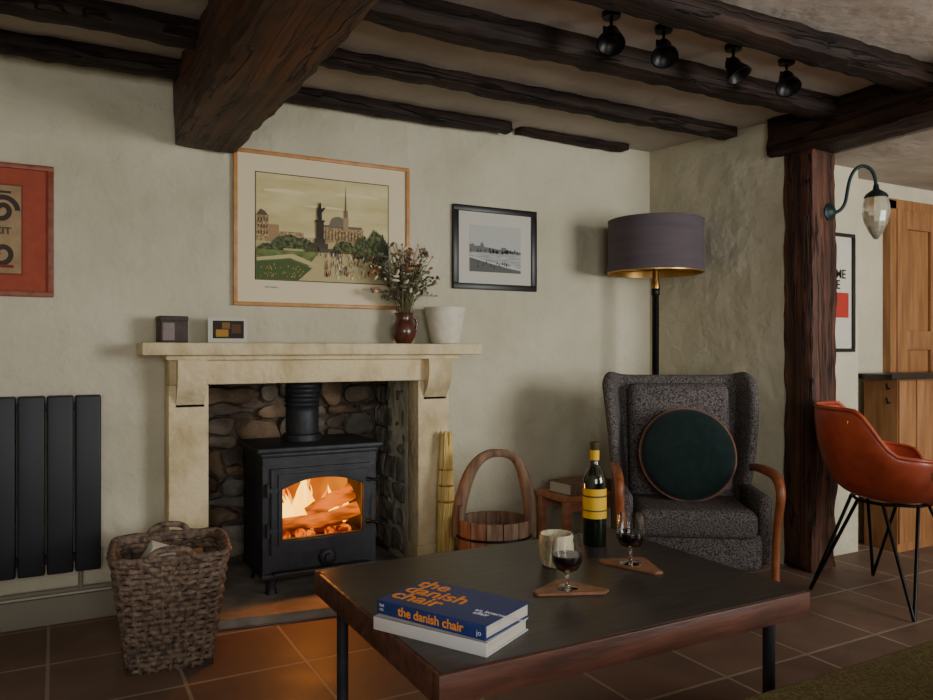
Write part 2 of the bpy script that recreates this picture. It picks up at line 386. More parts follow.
# ---------- fireplace surround
fs=group('fireplace_surround')
box('mantel_shelf',0.32,1.94,3.40,YW,1.127,1.182,'stone',fs,bevel=0.008)
box('bed_mould',0.42,1.83,3.45,YW,1.105,1.128,'stone',fs,bevel=0.006)
box('lintel',0.435,1.80,3.485,YW,0.997,1.106,'stone',fs,bevel=0.006)
for s,(a,b) in enumerate([(0.435,0.603),(1.622,1.80)]):
    box('jamb_%d'%s,a,b,3.50,YW,0.04 if s else 0,0.998,'stone',fs,bevel=0.008)
    pts=[(3.50,1.106),(3.435,1.106),(3.43,1.06)]
    for k in range(9):
        t=k/8; pts.append((3.43+0.07*t-0.02*math.sin(t*PI), 1.06-0.15*t))
    pts.append((3.50,0.90))
    prismX('corbel_%d'%s,pts,a+0.03,b-0.02,'stone',fs)
    box('jamb_plinth_%d'%s,a-0.01,b+0.01 if s else b,3.485,YW,0.041,0.16,'stone',fs,bevel=0.005)
prism('hearth_slab',[(0.52,3.24),(0.75,3.20),(1.1,3.15),(1.5,3.18),(1.75,3.26),(1.82,3.60),(1.62,3.62),(1.62,4.12),(0.605,4.12),(0.605,3.62),(0.5,3.6)],0,0.04,'hearth',bevel=0.006)

# ---------- stove
st=group('wood_burning_stove',(1.09,3.42,0.04))
hw=0.27
box('side_left',-hw,-hw+0.02,0.02,0.38,0.09,0.64,'iron',st,bevel=0.004)
box('side_right',hw-0.02,hw,0.02,0.38,0.09,0.64,'iron',st,bevel=0.004)
box('back_plate',-hw,hw,0.36,0.38,0.09,0.64,'iron',st)
box('base_plate',-hw-0.005,hw+0.005,-0.005,0.385,0.075,0.10,'iron',st,bevel=0.006)
box('top_plate',-hw-0.03,hw+0.03,-0.03,0.40,0.645,0.672,'iron',st,bevel=0.008,seg=3)
box('top_step',-hw-0.01,hw+0.01,-0.012,0.385,0.625,0.647,'iron',st,bevel=0.006)
box('ash_lip',-hw+0.04,hw-0.04,-0.05,0.0,0.10,0.112,'iron',st,bevel=0.004)
def ringplate(name,ox0,ox1,oz0,oz1,ix0,ix1,iz0,iz1,arch,y0,y1,m,par,n=12):
    inner=[];outer=[]
    def add(fi,fo):
        for k in range(n):
            t=k/n; inner.append(fi(t)); outer.append(fo(t))
    L=lambda a,b,t:a+(b-a)*t
    add(lambda t:(L(ix0,ix1,t),iz0),lambda t:(L(ox0,ox1,t),oz0))
    add(lambda t:(ix1,L(iz0,iz1,t)),lambda t:(ox1,L(oz0,oz1,t)))
    add(lambda t:(L(ix1,ix0,t),iz1+arch*(1-(2*t-1)**2)),lambda t:(L(ox1,ox0,t),oz1))
    add(lambda t:(ix0,L(iz1,iz0,t)),lambda t:(ox0,L(oz1,oz0,t)))
    bm=bmesh.new(); N=len(inner)
    V=[[bm.verts.new((p[0],y,p[1])) for p in P] for P in (outer,inner) for y in (y0,y1)]
    of,ob_,if_,ib=V
    for i in range(N):
        j=(i+1)%N
        bm.faces.new([of[i],of[j],if_[j],if_[i]]); bm.faces.new([ob_[i],ob_[j],ib[j],ib[i]])
        bm.faces.new([of[i],of[j],ob_[j],ob_[i]]); bm.faces.new([if_[i],if_[j],ib[j],ib[i]])
    return finish(name,bm,m,par,ang=35)
ringplate('front_plate',-hw,hw,0.09,0.64,-0.205,0.205,0.22,0.49,0.03,0.0,0.02,'iron',st)
ringplate('door',-0.235,0.235,0.19,0.575,-0.185,0.195,0.255,0.480,0.045,-0.018,0.003,'iron',st)
ringplate('door_moulding',-0.205,0.212,0.232,0.550,-0.190,0.198,0.248,0.487,0.045,-0.026,-0.012,'iron',st)
for z in (0.30,0.48):
    tube('hinge_%.1f'%z,[(-0.25,-0.015,z-0.03),(-0.25,-0.015,z+0.03)],0.011,'iron',st)
    box('hinge_leaf_%.1f'%z,-0.25,-0.20,-0.024,-0.014,z-0.01,z+0.01,'iron',st)
for z in (0.30,0.50):
    tube('door_handle_%.1f'%z,[(0.215,-0.02,z),(0.23,-0.05,z),(0.262,-0.055,z-0.005)],0.008,'black',st)
tube('door_handle_bar',[(0.262,-0.055,0.29),(0.262,-0.055,0.42)],0.008,'black',st)
lathe('air_dial',[(0,0),(0.038,0),(0.042,0.006),(0.036,0.014),(0.02,0.018),(0.018,0.03),(0,0.032)],'iron',(0.03,-0.0,0.150),st,rot=(90,0,0))
for i,(x,y) in enumerate([(-0.22,0.05),(0.22,0.05),(-0.22,0.33),(0.22,0.33)]):
    lathe('foot_%d'%i,[(0,0),(0.028,0),(0.022,0.03),(0.03,0.08),(0,0.08)],'iron',(x,y,0),st,segs=12)
pr=[(0.095,0.67),(0.095,0.70),(0.078,0.705)]
z=0.72
while z<0.98:
    pr+= [(0.08,z),(0.087,z+0.008),(0.08,z+0.016)] if 0.82<z<0.97 else [(0.08,z)]
    z+=0.022
pr+=[(0.08,1.018)]
lathe('flue_pipe',pr,'iron',(-0.02,0.24,0),st)
box('fire_bricks',-0.245,0.245,0.33,0.358,0.10,0.62,'fireback',st)
box('firebox_floor',-0.23,0.23,0.04,0.33,0.10,0.235,'dark',st)
for i in range(30):
    x=random.uniform(-.2,.2); y=random.uniform(.06,.3); r=random.uniform(.018,.032)
    bm=bmesh.new(); bmesh.ops.create_icosphere(bm,subdivisions=2,radius=r,matrix=Matrix.Translation((x,y,0.245)))
    for v in bm.verts: v.co+=noise.noise_vector(v.co*40)*0.008
    finish('ember_%02d'%i,bm,'ember',st,ang=20)
rough_log('burning_log_0',(-0.19,0.13,0.285),(0.13,0.09,0.30),0.032,'burnlog',st,1)
rough_log('burning_log_1',(-0.02,0.16,0.32),(0.20,0.13,0.42),0.038,'burnlog',st,5)
rough_log('burning_log_2',(-0.01,0.10,0.29),(0.21,0.08,0.34),0.032,'burnlog',st,9)
for i in range(34):
    x=-0.20+0.40*random.random(); outer=i%3==0; y=(0.24 if outer else 0.17)+0.06*random.random(); h=0.08+0.13*random.random()
    if x<0.03: h+=0.06
    w=0.012+0.016*random.random()
    pts=[(x,y,0.25)]; ph=random.random()*6
    for k in range(1,8): pts.append((x+0.018*math.sin(ph+k*0.9),y,0.25+h*k/7))
    tube('flame_%02d'%i,pts,w,'flame2' if outer else 'flame',st,radii=[.8,1.2,1.1,0.9,0.7,0.45,0.22,0.01],smooth=True)

# ---------- radiator
rd=group('column_radiator',(0,0,0))
for i in range(7):
    x1=0.174-0.103*i
    box('column_%d'%i,x1-0.096,x1,3.52,3.585,0.235,0.962,'rad',rd,bevel=0.007,seg=3)
box('header_top',-0.53,0.15,3.56,3.60,0.90,0.93,'rad',rd); box('header_bottom',-0.53,0.15,3.56,3.60,0.27,0.30,'rad',rd)
for x in (-0.4,0.1):
    box('bracket_%.1f'%x,x-0.02,x+0.02,3.58,YW,0.8,0.9,'rad',rd)
    tube('riser_%.1f'%x,[(x,3.59,0.28),(x,3.59,0.145)],0.009,'skirt',rd)

# ---------- pictures
def framed(name,cx,cz,w,h,fw,fm,mm,Y=YW,depth=0.025):
    g=group(name,(cx,Y,cz))
    box('frame_top',-w/2,w/2,-depth,0,h/2-fw,h/2,fm,g,bevel=0.003); box('frame_bottom',-w/2,w/2,-depth,0,-h/2,-h/2+fw,fm,g,bevel=0.003)
    box('frame_left',-w/2,-w/2+fw,-depth,0,-h/2+fw,h/2-fw,fm,g,bevel=0.001); box('frame_right',w/2-fw,w/2,-depth,0,-h/2+fw,h/2-fw,fm,g,bevel=0.001)
    box('mount',-w/2+fw*.6,w/2-fw*.6,-depth*0.5,0,-h/2+fw*.6,h/2-fw*.6,mm,g)
    return g
cm={}
def col(c,r=0.8):
    if c not in cm: cm[c]=mat('ink_%d_%d_%d'%c,c,rough=r)
    return cm[c]
class Art:
    def __init__(s,g,x0,x1,z0,z1,y): s.g=g;s.x0=x0;s.x1=x1;s.z0=z0;s.z1=z1;s.y=y;s.n=0
    def poly(s,pts,c,name='print_shape'):
        s.n+=1; y=s.y-0.0002*s.n
        bm=bmesh.new()
        vs=[bm.verts.new((s.x0+(s.x1-s.x0)*u,y,s.z0+(s.z1-s.z0)*v)) for u,v in pts]
        bm.faces.new(vs); return finish('%s_%d'%(name,s.n),bm,col(c) if isinstance(c,tuple) else c,s.g,smooth=False)
    def rect(s,u0,v0,u1,v1,c): return s.poly([(u0,v0),(u1,v0),(u1,v1),(u0,v1)],c)
    def specks(s,n,u0,u1,v0,v1,w,h,c):
        s.n+=1; y=s.y-0.0002*s.n; bm=bmesh.new()
        for _ in range(n):
            u=random.uniform(u0,u1); v=random.uniform(v0,v1); a=w*random.uniform(.6,1.3); b=h*random.uniform(.6,1.3)
            P=[(u-a/2,v),(u+a/2,v),(u+a*.4,v+b*.7),(u,v+b),(u-a*.4,v+b*.7)]
            bm.faces.new([bm.verts.new((s.x0+(s.x1-s.x0)*p,y,s.z0+(s.z1-s.z0)*q)) for p,q in P])
        finish('specks_%d'%s.n,bm,col(c),s.g,smooth=False)
    def blob(s,u0,u1,v0,v1,c,n=24):
        pts=[(u0,v0)]
        for k in range(n+1):
            t=k/n; e=math.sin(t*PI)**0.4 if 0<t<1 else 0
            pts.append((u0+(u1-u0)*t, v0+(v1-v0)*e*(0.8+0.2*random.random())+0.001))
        pts.append((u1,v0)); s.poly(pts,c)
g=framed('framed_city_print',1.179,1.726,0.892,0.735,0.018,'goldwood','mount')
a=Art(g,0.838-1.179,1.507-1.179,1.487-1.726,1.99-1.726,-0.0128)
skym=mat('print_sky',(196,182,128),(222,210,160),rough=0.8,scale=(2,2,6),nscale=2)
grassm=mat('print_grass',(84,100,54),(128,140,82),rough=0.8,scale=(9,1,30),nscale=2)
treem=mat('print_trees',(44,52,32),(108,116,70),rough=0.8,scale=(30,1,30),nscale=2,lo=.4,hi=.62)
stonem=mat('print_buildings',(128,106,74),(194,168,122),rough=0.8,scale=(40,1,40),nscale=2,lo=.4,hi=.6)
a.rect(-0.008,-0.01,1.008,1.01,(96,88,62))
a.rect(0,0,1,1,skym)
a.rect(0,0,1,.42,(190,176,128))
for (u,v,w_,h_) in [(.2,.84,.3,.05),(.75,.86,.35,.05),(.5,.72,.3,.03)]:
    a.poly([(u+w_/2*math.cos(t*PI/8),v+h_/2*math.sin(t*PI/8)*(1 if t<8 else .5)) for t in range(16)],(226,216,172))
a.rect(0.44,.38,.80,.53,stonem); a.rect(.45,.53,.79,.555,(112,106,88))
for k in range(13): a.rect(.452+.025*k,.41,.460+.025*k,.50,(104,82,60))
a.poly([(.53,.555)]+[(.60+.06*math.cos(PI-t*PI/8),.57+.075*math.sin(t*PI/8)) for t in range(9)]+[(.67,.555)],(120,112,92))
a.rect(.640,.5,.682,.64,(166,142,102)); a.rect(.646,.64,.676,.71,(124,110,86)); a.poly([(.655,.71),(.660,.98),(.665,.71)],(84,76,60))
a.rect(0,.36,.085,.60,stonem); a.poly([(.0,.60),(.03,.66),(.06,.64),(.085,.60)],(98,82,66)); a.rect(.085,.36,.16,.52,(162,134,96)); a.rect(.16,.36,.34,.46,stonem)
for q in range(3):
    for k in range(4): a.rect(.010+.02*k,.42+.062*q,.019+.02*k,.452+.062*q,(92,74,56))
a.blob(.1,.36,.3,.44,treem); a.blob(.22,.42,.3,.42,treem); a.blob(.56,.74,.28,.42,treem)
a.blob(.72,.86,.24,.49,treem); a.blob(.80,1.0,.22,.57,treem); a.blob(.92,1.0,.2,.50,(44,50,34))
a.blob(.0,.2,.26,.35,treem); a.poly([(0,.28),(.45,.28),(.3,.0),(0,.0)],grassm); a.poly([(0,.0),(.3,.0),(.4,.12),(.24,.2),(0,.16)],(76,94,52))
a.poly([(0,.17),(.24,.21),(.42,.13),(.46,.15),(.26,.25),(0,.20)],(196,182,134))
a.poly([(.34,.28),(.58,.28),(.56,.32),(.37,.32)],(92,80,60)); a.rect(.40,.32,.52,.37,(78,68,52)); a.rect(.42,.37,.50,.41,(68,60,46)); a.rect(.432,.41,.488,.58,(60,52,42)); a.rect(.425,.575,.495,.595,(50,44,38))
a.poly([(.444,.595),(.474,.595),(.473,.665),(.500,.715),(.496,.724),(.470,.705),(.468,.735),(.464,.765),(.455,.765),(.451,.735),(.442,.705),(.438,.66)],(44,40,34))
a.specks(70,.5,.98,.04,.28,.007,.045,(88,62,50)); a.specks(22,.5,.98,.04,.26,.007,.04,(178,88,60)); a.specks(16,.5,.98,.04,.26,.007,.04,(84,100,120)); a.specks(30,.5,.98,.02,.26,.007,.04,(232,224,194)); a.specks(16,.36,.6,.24,.3,.007,.04,(74,60,46))
a.specks(50,.02,.34,.02,.14,.008,.015,(176,148,86))
text('signature','city square',0.014,(-0.3,-0.0135,-0.28),(90,0,0),'label',g)

g=framed('framed_photograph',2.15,1.709,0.535,0.455,0.032,'blackwood','mountw')
a=Art(g,-0.165,0.165,-0.13,0.125,-0.0128)
gry=mat('photo_pale_water',(138,140,138),(186,188,182),rough=0.7,scale=(6,1,50),nscale=2)
a.rect(0,0,1,1,(182,184,178)); a.rect(0,.0,1,.45,gry)
a.poly([(0,.42),(0,.58),(.08,.60),(.1,.55),(.2,.56),(.22,.63),(.26,.63),(.28,.54),(.45,.52),(.6,.50),(.62,.55),(.7,.55),(.72,.49),(1,.47),(1,.42)],(112,114,110))
a.specks(40,0,1,.40,.46,.03,.07,(76,78,76)); a.poly([(0,0),(.0,.3),(.35,.2),(.75,.1),(1,.06),(1,0)],(96,98,94)); a.poly([(0,.3),(.35,.2),(1,.06),(1,.09),(.35,.23),(0,.33)],(196,196,190))
a.specks(18,.05,.8,.05,.2,.018,.08,(60,60,60))

g=framed('framed_red_print',-0.235,1.643,0.47,0.545,0.022,'redwood','redm')
a=Art(g,-0.205,0.205,-0.245,0.245,-0.0135)
a.rect(.13,.12,.80,.88,(120,60,44)); a.rect(.145,.135,.785,.865,mat('print_paper',(146,118,86),(172,146,110),rough=0.8,scale=(5,1,5),nscale=2))
def spiral(a,cx,cy,r,turns,c,w=0.022,ph=0):
    P=[];Q=[]
    for k in range(33):
        t=k/32; an=ph+turns*2*PI*t; R=r*(1-0.8*t)
        P.append((cx+(R+w)*math.cos(an),cy+(R+w)*math.sin(an)*.9)); Q.append((cx+(R-w*.6)*math.cos(an),cy+(R-w*.6)*math.sin(an)*.9))
    for k in range(0,32,1):
        a.n-= 1 if k else 0
        a.poly([P[k],P[k+1],Q[k+1],Q[k]],c)
spiral(a,.62,.66,.13,1.4,(60,48,44),w=.03); spiral(a,.62,.30,.12,1.3,(60,48,44),ph=2,w=.03); spiral(a,.38,.45,.10,1.3,(120,56,44),ph=4); spiral(a,.42,.70,.08,1.2,(90,60,48),ph=1)
a.rect(.2,.18,.72,.205,(120,46,36)); a.rect(.22,.80,.70,.82,(70,50,44))
text('print_lettering','EXIT',0.04,(0.0,-0.018,-0.02),(90,0,0),'label',g,bold=0.0008)

g=framed('framed_poster',3.81,1.471,0.345,0.664,0.02,'blackwood','mountw',Y=2.75)
a=Art(g,-0.14,0.14,-0.28,0.28,-0.0135)
a.rect(0,0,1,1,(206,200,186)); a.rect(.3,.25,.95,.5,(176,50,36))
text('poster_lettering','HOME\nTIME',0.07,(-0.10,-0.0165,0.08),(90,0,0),'blackwood',g,bold=0.001)

# ---------- mantel objects
ZT=1.182
g=group('old_tin_box',(0.452,3.52,ZT),8)
box('tin_body',-0.058,0.058,-0.04,0.04,0,0.10,'oldbrown',g,bevel=0.006); box('tin_lid',-0.06,0.06,-0.042,0.042,0.092,0.115,'oldbrown',g,bevel=0.006)
box('tin_label',-0.05,0.0,-0.0415,-0.04,0.01,0.085,'jug',g)
g=group('small_photo_card',(0.69,3.53,ZT),-4)
box('card',-0.085,0.085,-0.002,0.002,0,0.115,'mountw',g)
a=Art(g,-0.065,0.07,0.02,0.1,-0.003)
a.rect(0,0,1,1,(46,36,26)); a.rect(.1,.1,.5,.5,(170,130,50)); a.rect(.6,.3,.9,.8,(90,60,40)); a.rect(.3,.55,.55,.9,(130,96,54))
box('card_strut',-0.03,0.03,0.001,0.03,0,0.06,'mountw',g)
g=group('brown_jug_with_dried_flowers',(1.552,3.52,ZT))
lathe('jug',[(0,0),(0.036,0),(0.04,0.005),(0.058,0.04),(0.06,0.075),(0.045,0.11),(0.04,0.13),(0.05,0.155),(0.045,0.155),(0.036,0.13),(0.04,0.10),(0,0.09)],'jug',(0,0,0),g)
tube('jug_handle',[(0.043,0,0.14),(0.075,0,0.13),(0.08,0,0.09),(0.057,0,0.06)],0.007,'jug',g,smooth=True)
stems=[];bl={k:[] for k in ('fl1','fl2','fl3','fl4')}
for i in range(130):
    an=random.random()*2*PI; sp=random.random()**0.5; hh=random.uniform(.20,.48)*(1-0.22*sp)
    dx=math.cos(an)*sp*0.19; dy=math.sin(an)*sp*0.085
    p0=(random.uniform(-.025,.025),random.uniform(-.025,.025),0.13); p3=(dx,dy,0.13+hh-0.05)
    p1=(p0[0]+dx*.2,p0[1]+dy*.2,0.13+hh*.35); p2=(p0[0]+dx*.55,p0[1]+dy*.55,0.13+hh*.68)
    stems.append([p0,p1,p2,p3])
    k=random.choice(['fl1','fl1','fl2','fl3','fl3','fl4'])
    bl[k].append((p3,random.uniform(.007,.013)))
    if k in('fl3','fl4'):
        for q in range(7):
            t=random.uniform(.3,1); A,B=Vector(p1),Vector(p3); P=A.lerp(B,t)
            bl[k].append(((P.x+random.uniform(-.015,.015),P.y+random.uniform(-.01,.01),P.z),random.uniform(.005,.009)))
tubes('flower_stems',stems,0.0015,'stem',g,res=1)
for k,L in bl.items():
    bm=bmesh.new()
    for p,r in L:
        mtx=Matrix.Translation(p)@Matrix.Rotation(random.random()*3,4,'X')@Matrix.Rotation(random.random()*3,4,'Y')@Matrix.Diagonal((.7,.7,random.uniform(1.2,2.2),1))
        bmesh.ops.create_icosphere(bm,subdivisions=1,radius=r,matrix=mtx)
    finish('flower_heads_'+k,bm,k,g)
g=group('white_pottery_bowl',(1.785,3.52,ZT))
lathe('bowl',[(0,0),(0.068,0),(0.074,0.006),(0.095,0.11),(0.108,0.175),(0.112,0.187),(0.104,0.187),(0.09,0.12),(0.06,0.02),(0,0.015)],'pot',(0,0,0),g)

# ---------- wicker basket
g=group('wicker_log_basket',(0.385,3.05,0),-6)
def sq(h,z,n=8,N=72,amp=0.0,ph=0):
    P=[]
    for i in range(N):
        t=2*PI*i/N; c,s_=math.cos(t),math.sin(t)
        rr=(abs(c)**n+abs(s_)**n)**(-1/n)
        rr=rr*h+amp*math.sin(PI*i*0.5+ph)
        P.append((rr*c,rr*s_,z+0.002*math.sin(i*1.3+ph)))
    return P
n=21
for k in range(n):
    t=k/(n-1); tubes('weave_%02d'%k,[sq(0.140+0.050*t,0.012+0.385*t,N=96,amp=0.006,ph=PI*(k%2)*1.0)],0.0105,'wicker',g,cyclic=True,res=2)
stk=[]
for i in range(40):
    t=2*PI*i/40; c,s_=math.cos(t),math.sin(t); rr=(abs(c)**8+abs(s_)**8)**(-1/8)
    stk.append([(rr*c*0.142,rr*s_*0.142,0.0),(rr*c*0.192,rr*s_*0.192,0.40)])
tubes('stakes',stk,0.007,'wicker',g,res=2)
for d in range(2): tubes('rim_%d'%d,[sq(0.193+0.005*d,0.402+0.012*d,N=96,amp=0.004,ph=d*PI)],0.012,'wicker',g,cyclic=True,res=3)
box('basket_base',-0.145,0.145,-0.145,0.145,0.002,0.02,'wickerin',g)
for s in(-1,1):
    tube('handle_%d'%s,[(-0.075,s*0.198,0.41),(-0.065,s*0.205,0.445),(0,s*0.21,0.455),(0.065,s*0.205,0.445),(0.075,s*0.198,0.41)],0.012,'wicker',g,smooth=True)
for i,(x,y,z,r,an) in enumerate([(-0.05,0.02,0.12,0.05,0),(0.06,-0.03,0.14,0.045,20),(0.0,0.05,0.22,0.045,35),(0.03,-0.04,0.30,0.036,-20),(0.02,0.07,0.33,0.03,10)]):
    ca,sa=math.cos(math.radians(an)),math.sin(math.radians(an))
    rough_log('firewood_%d'%i,(x-0.1*ca,y-0.1*sa,z),(x+0.1*ca,y+0.1*sa,z+0.02),r,'log',g,i*3)
box('newspaper',-0.10,0.0,0.03,0.09,0.28,0.41,'mountw',g,rot=(20,25,15),bevel=0.01)

# ---------- broom, bucket, stool
g=group('straw_hand_broom',(1.73,3.410,0.04)); g.rotation_euler=(math.radians(-3),math.radians(2),0)
st_=[]
for i in range(150):
    an=random.random()*2*PI; q=random.random()**.5
    r0=0.052*q; r1=0.028*q; ww=0.006*math.sin(an*3)
    st_.append([(r0*math.cos(an),r0*math.sin(an)*.7,0.004+random.random()*.015),(0.047*q*math.cos(an+.1)+ww,0.047*q*math.sin(an+.1)*.7,0.22),(0.040*q*math.cos(an+.3),0.036*q*math.sin(an+.3),0.42),(r1*math.cos(an+.5),r1*math.sin(an+.5),0.62+0.08*random.random())])
tubes('straw_bristles',st_,0.0035,'straw',g,res=1)
lathe('straw_core',[(0,0.02),(0.032,0.02),(0.03,0.3),(0.02,0.62),(0,0.63)],'straw',(0,0,0),g,segs=12)
for z,r in ((0.34,.046),(0.42,.043),(0.50,.039)): lathe('binding_%.2f'%z,[(r-.006,z),(r,z+.006),(r-.006,z+.012)],'log',(0,0,0),g,segs=20)
g=group('wooden_bucket',(1.89,3.20,0),-28)
ns=14
for i in range(ns):
    t=2*PI*i/ns; t2=2*PI*(i+0.93)/ns
    bm=bmesh.new(); V=[]
    hgt=0.33 if i not in(0,7) else 0.40
    for z,r in ((0,0.16),(0.15,0.175),(hgt,0.18)):
        for q in (t,t2):
            for rr in (r-0.018,r): V.append(bm.verts.new((rr*math.cos(q)*1.02,rr*math.sin(q)*0.9,z)))
    for L in (0,4):
        a0=V[L:L+4]; a1=V[L+4:L+8]
        for x,y in ((0,1),(1,3),(3,2),(2,0)): bm.faces.new([a0[x],a0[y],a1[y],a1[x]])
    bm.faces.new([V[0],V[1],V[3],V[2]]); bm.faces.new([V[8],V[9],V[11],V[10]])
    finish('stave_%02d'%i,bm,'bucket',g)
lathe('bucket_bottom',[(0,0.02),(0.155,0.02),(0.155,0.03),(0,0.03)],'bucket',(0,0,0),g,scale=(1,.88,1))
for z in (0.08,0.25): tube('hoop_%.1f'%z,[((0.172+0.04*(z-.08))*1.02*math.cos(q*PI/20),(0.172+0.04*(z-.08))*0.9*math.sin(q*PI/20),z) for q in range(40)],0.006,'black',g,cyclic=True)
hp=[(0.178,0,0.24),(0.180,0,0.40),(0.150,0,0.53),(0.11,0,0.635),(0.03,0,0.65),(-0.04,0,0.645),(-0.11,0,0.58),(-0.155,0,0.45),(-0.178,0,0.34),(-0.178,0,0.24)]
tube('bent_handle',hp,0.026,'bucket',g,smooth=True,radii=[1.1,1.25,1.15,.85,.7,.85,1.1,1.3,1.25,1.1])

g=group('wooden_stool',(2.58,3.39,0))
box('stool_top',-0.23,0.23,-0.14,0.14,0.345,0.375,'stoolw',g,bevel=0.006)
box('apron_front',-0.19,0.19,-0.12,-0.105,0.29,0.346,'stoolw',g); box('apron_back',-0.19,0.19,0.105,0.12,0.29,0.346,'stoolw',g)
for i,(x,y) in enumerate([(-0.2,-0.115),(0.2,-0.115),(-0.2,0.115),(0.2,0.115)]):
    box('stool_leg_%d'%i,x-0.018,x+0.018,y-0.018,y+0.018,0,0.346,'stoolw',g,bevel=0.003)
box('stretcher',-0.19,0.19,-0.01,0.01,0.12,0.14,'stoolw',g)
g=group('brown_book',(2.54,3.37,0.375),6)
box('book_pages',-0.145,0.145,-0.08,0.083,0.006,0.06,'pages',g); box('cover_top',-0.15,0.15,-0.088,0.088,0.06,0.066,'bucket',g); box('cover_bottom',-0.15,0.15,-0.088,0.088,0,0.006,'bucket',g); box('book_spine',-0.15,0.15,-0.09,-0.083,0,0.066,'bucket',g,bevel=0.002)

# ---------- floor lamp
g=group('floor_lamp',(3.02,3.30,0))
lathe('base',[(0,0),(0.14,0),(0.14,0.015),(0.12,0.022),(0.02,0.03),(0,0.03)],'black',(0,0,0),g)
lathe('stem',[(0.017,0.02),(0.017,0.9),(0.02,0.905),(0.02,1.46),(0.024,1.465),(0.024,1.5),(0.014,1.51),(0.014,1.56),(0,1.57)],'black',(0,0,0),g,segs=20)
lathe('brass_collar',[(0.026,1.50),(0.026,1.53),(0.018,1.56),(0.018,1.62),(0,1.62)],'brass',(0,0,0),g,segs=20)
lathe('shade_outer',[(0.268,1.59),(0.266,1.885)],'shade',(0,0,0),g,segs=64)
lathe('shade_inner',[(0.264,1.591),(0.262,1.884)],'shadein',(0,0,0),g,segs=64)
lathe('shade_rim_low',[(0.263,1.587),(0.270,1.587),(0.270,1.593),(0.263,1.593),(0.263,1.587)],'shadein',(0,0,0),g,segs=64)
lathe('shade_rim_top',[(0.261,1.880),(0.268,1.880),(0.268,1.887),(0.261,1.887),(0.261,1.880)],'shade',(0,0,0),g,segs=64)
tubes('shade_spider',[[(0.266*math.cos(t),0.266*math.sin(t),1.605),(0,0,1.605)] for t in (0,2.09,4.19)],0.003,'brass',g)
lathe('bulb',[(0,1.62),(0.02,1.63),(0.03,1.67),(0.022,1.70),(0,1.71)],'pot',(0,0,0),g,segs=16)

# ---------- wing armchair
g=group('wing_armchair',(2.675,2.72,0),-34)
box('seat_base',-0.29,0.29,-0.29,0.24,0.17,0.33,'tweed',g,bevel=0.025,seg=4)
box('seat_cushion',-0.265,0.265,-0.32,0.16,0.31,0.44,'tweed',g,bevel=0.045,seg=5)
bm=bmesh.new(); rows=12; cols=21; G=[]
for r in range(rows):
    t=r/(rows-1); row=[]
    z=0.28+0.745*t
    w=0.285+0.085*t**0.8
    yb=0.13+0.14*t
    wing=0.15*min(1,t*1.6)**0.7 - 0.05*max(0,(t-.75)/.25)**1.5+0.03
    for c in range(cols):
        s=-1+2*c/(cols-1); a_=abs(s)
        if a_<0.7: x=w*s/0.7*0.84; y=yb - 0.025*math.sin(t*PI)*(1-(a_/.7)**2)
        else:
            q=(a_-0.7)/0.3; x=math.copysign(w*(0.84+0.16*q**0.8),s); y=yb-wing*q**1.1
        zz=z
        if r>=rows-2:
            f=1 if r==rows-1 else .4
            zz+= f*(0.020*math.exp(-((a_-.80)/.13)**2) - 0.035*max(0,(a_-.9)/.10)**1.5)
        row.append(bm.verts.new((x,y,zz)))
    G.append(row)
for r in range(rows-1):
    for c in range(cols-1): bm.faces.new([G[r][c],G[r][c+1],G[r+1][c+1],G[r+1][c]])
o=finish('wing_back',bm,'tweed',g,ang=180)
md=o.modifiers.new('s','SOLIDIFY'); md.thickness=0.055; md.offset=0
md=o.modifiers.new('ss','SUBSURF'); md.levels=2; md.render_levels=2
box('inner_back_pad',-0.25,0.25,0.10,0.20,0.38,0.985,'tweed',g,bevel=0.048,seg=6,rot=(-10,0,0))
for s in (-1,1):
    box('side_panel_%d'%s,s*0.305-0.03,s*0.305+0.03,-0.27,0.2,0.19,0.50,'tweed',g,bevel=0.022,seg=3)
    tube('wooden_arm_%d'%s,[(s*0.33,0.12,0.575),(s*0.34,-0.05,0.595),(s*0.345,-0.22,0.60),(s*0.345,-0.315,0.58),(s*0.345,-0.35,0.52),(s*0.34,-0.325,0.43),(s*0.335,-0.30,0.30),(s*0.33,-0.31,0.15),(s*0.33,-0.33,0.0)],0.019,'oakarm',g,smooth=True,radii=[.9,1.1,1.2,1.2,1.05,1,1,.9,.75])
    tube('rear_leg_%d'%s,[(s*0.26,0.20,0.2),(s*0.27,0.27,0.0)],0.02,'oakarm',g)
cg=bpy.data.objects.new('round_cushion',None); C.objects.link(cg)
cg.matrix_world=g.matrix_basis@Matrix.Translation((0.01,-0.02,0.650))@Matrix.Rotation(math.radians(72),4,'X')
pr=[(0,-0.06)]+[(0.222*math.sin(PI*t/24),-0.06*abs(math.cos(PI*t/24))**0.7*(1 if t<12 else -1)) for t in range(1,24)]+[(0,0.06)]
lathe('cushion_body',pr,'velvet',(0,0,0),cg,segs=48)
tube('cushion_piping',[(0.225*math.cos(t*PI/32),0.225*math.sin(t*PI/32),0) for t in range(64)],0.0052,'piping',cg,cyclic=True)
lathe('cushion_button',[(0,-0.062),(0.014,-0.058),(0,-0.05)],'velvet',(0,0,0),cg)

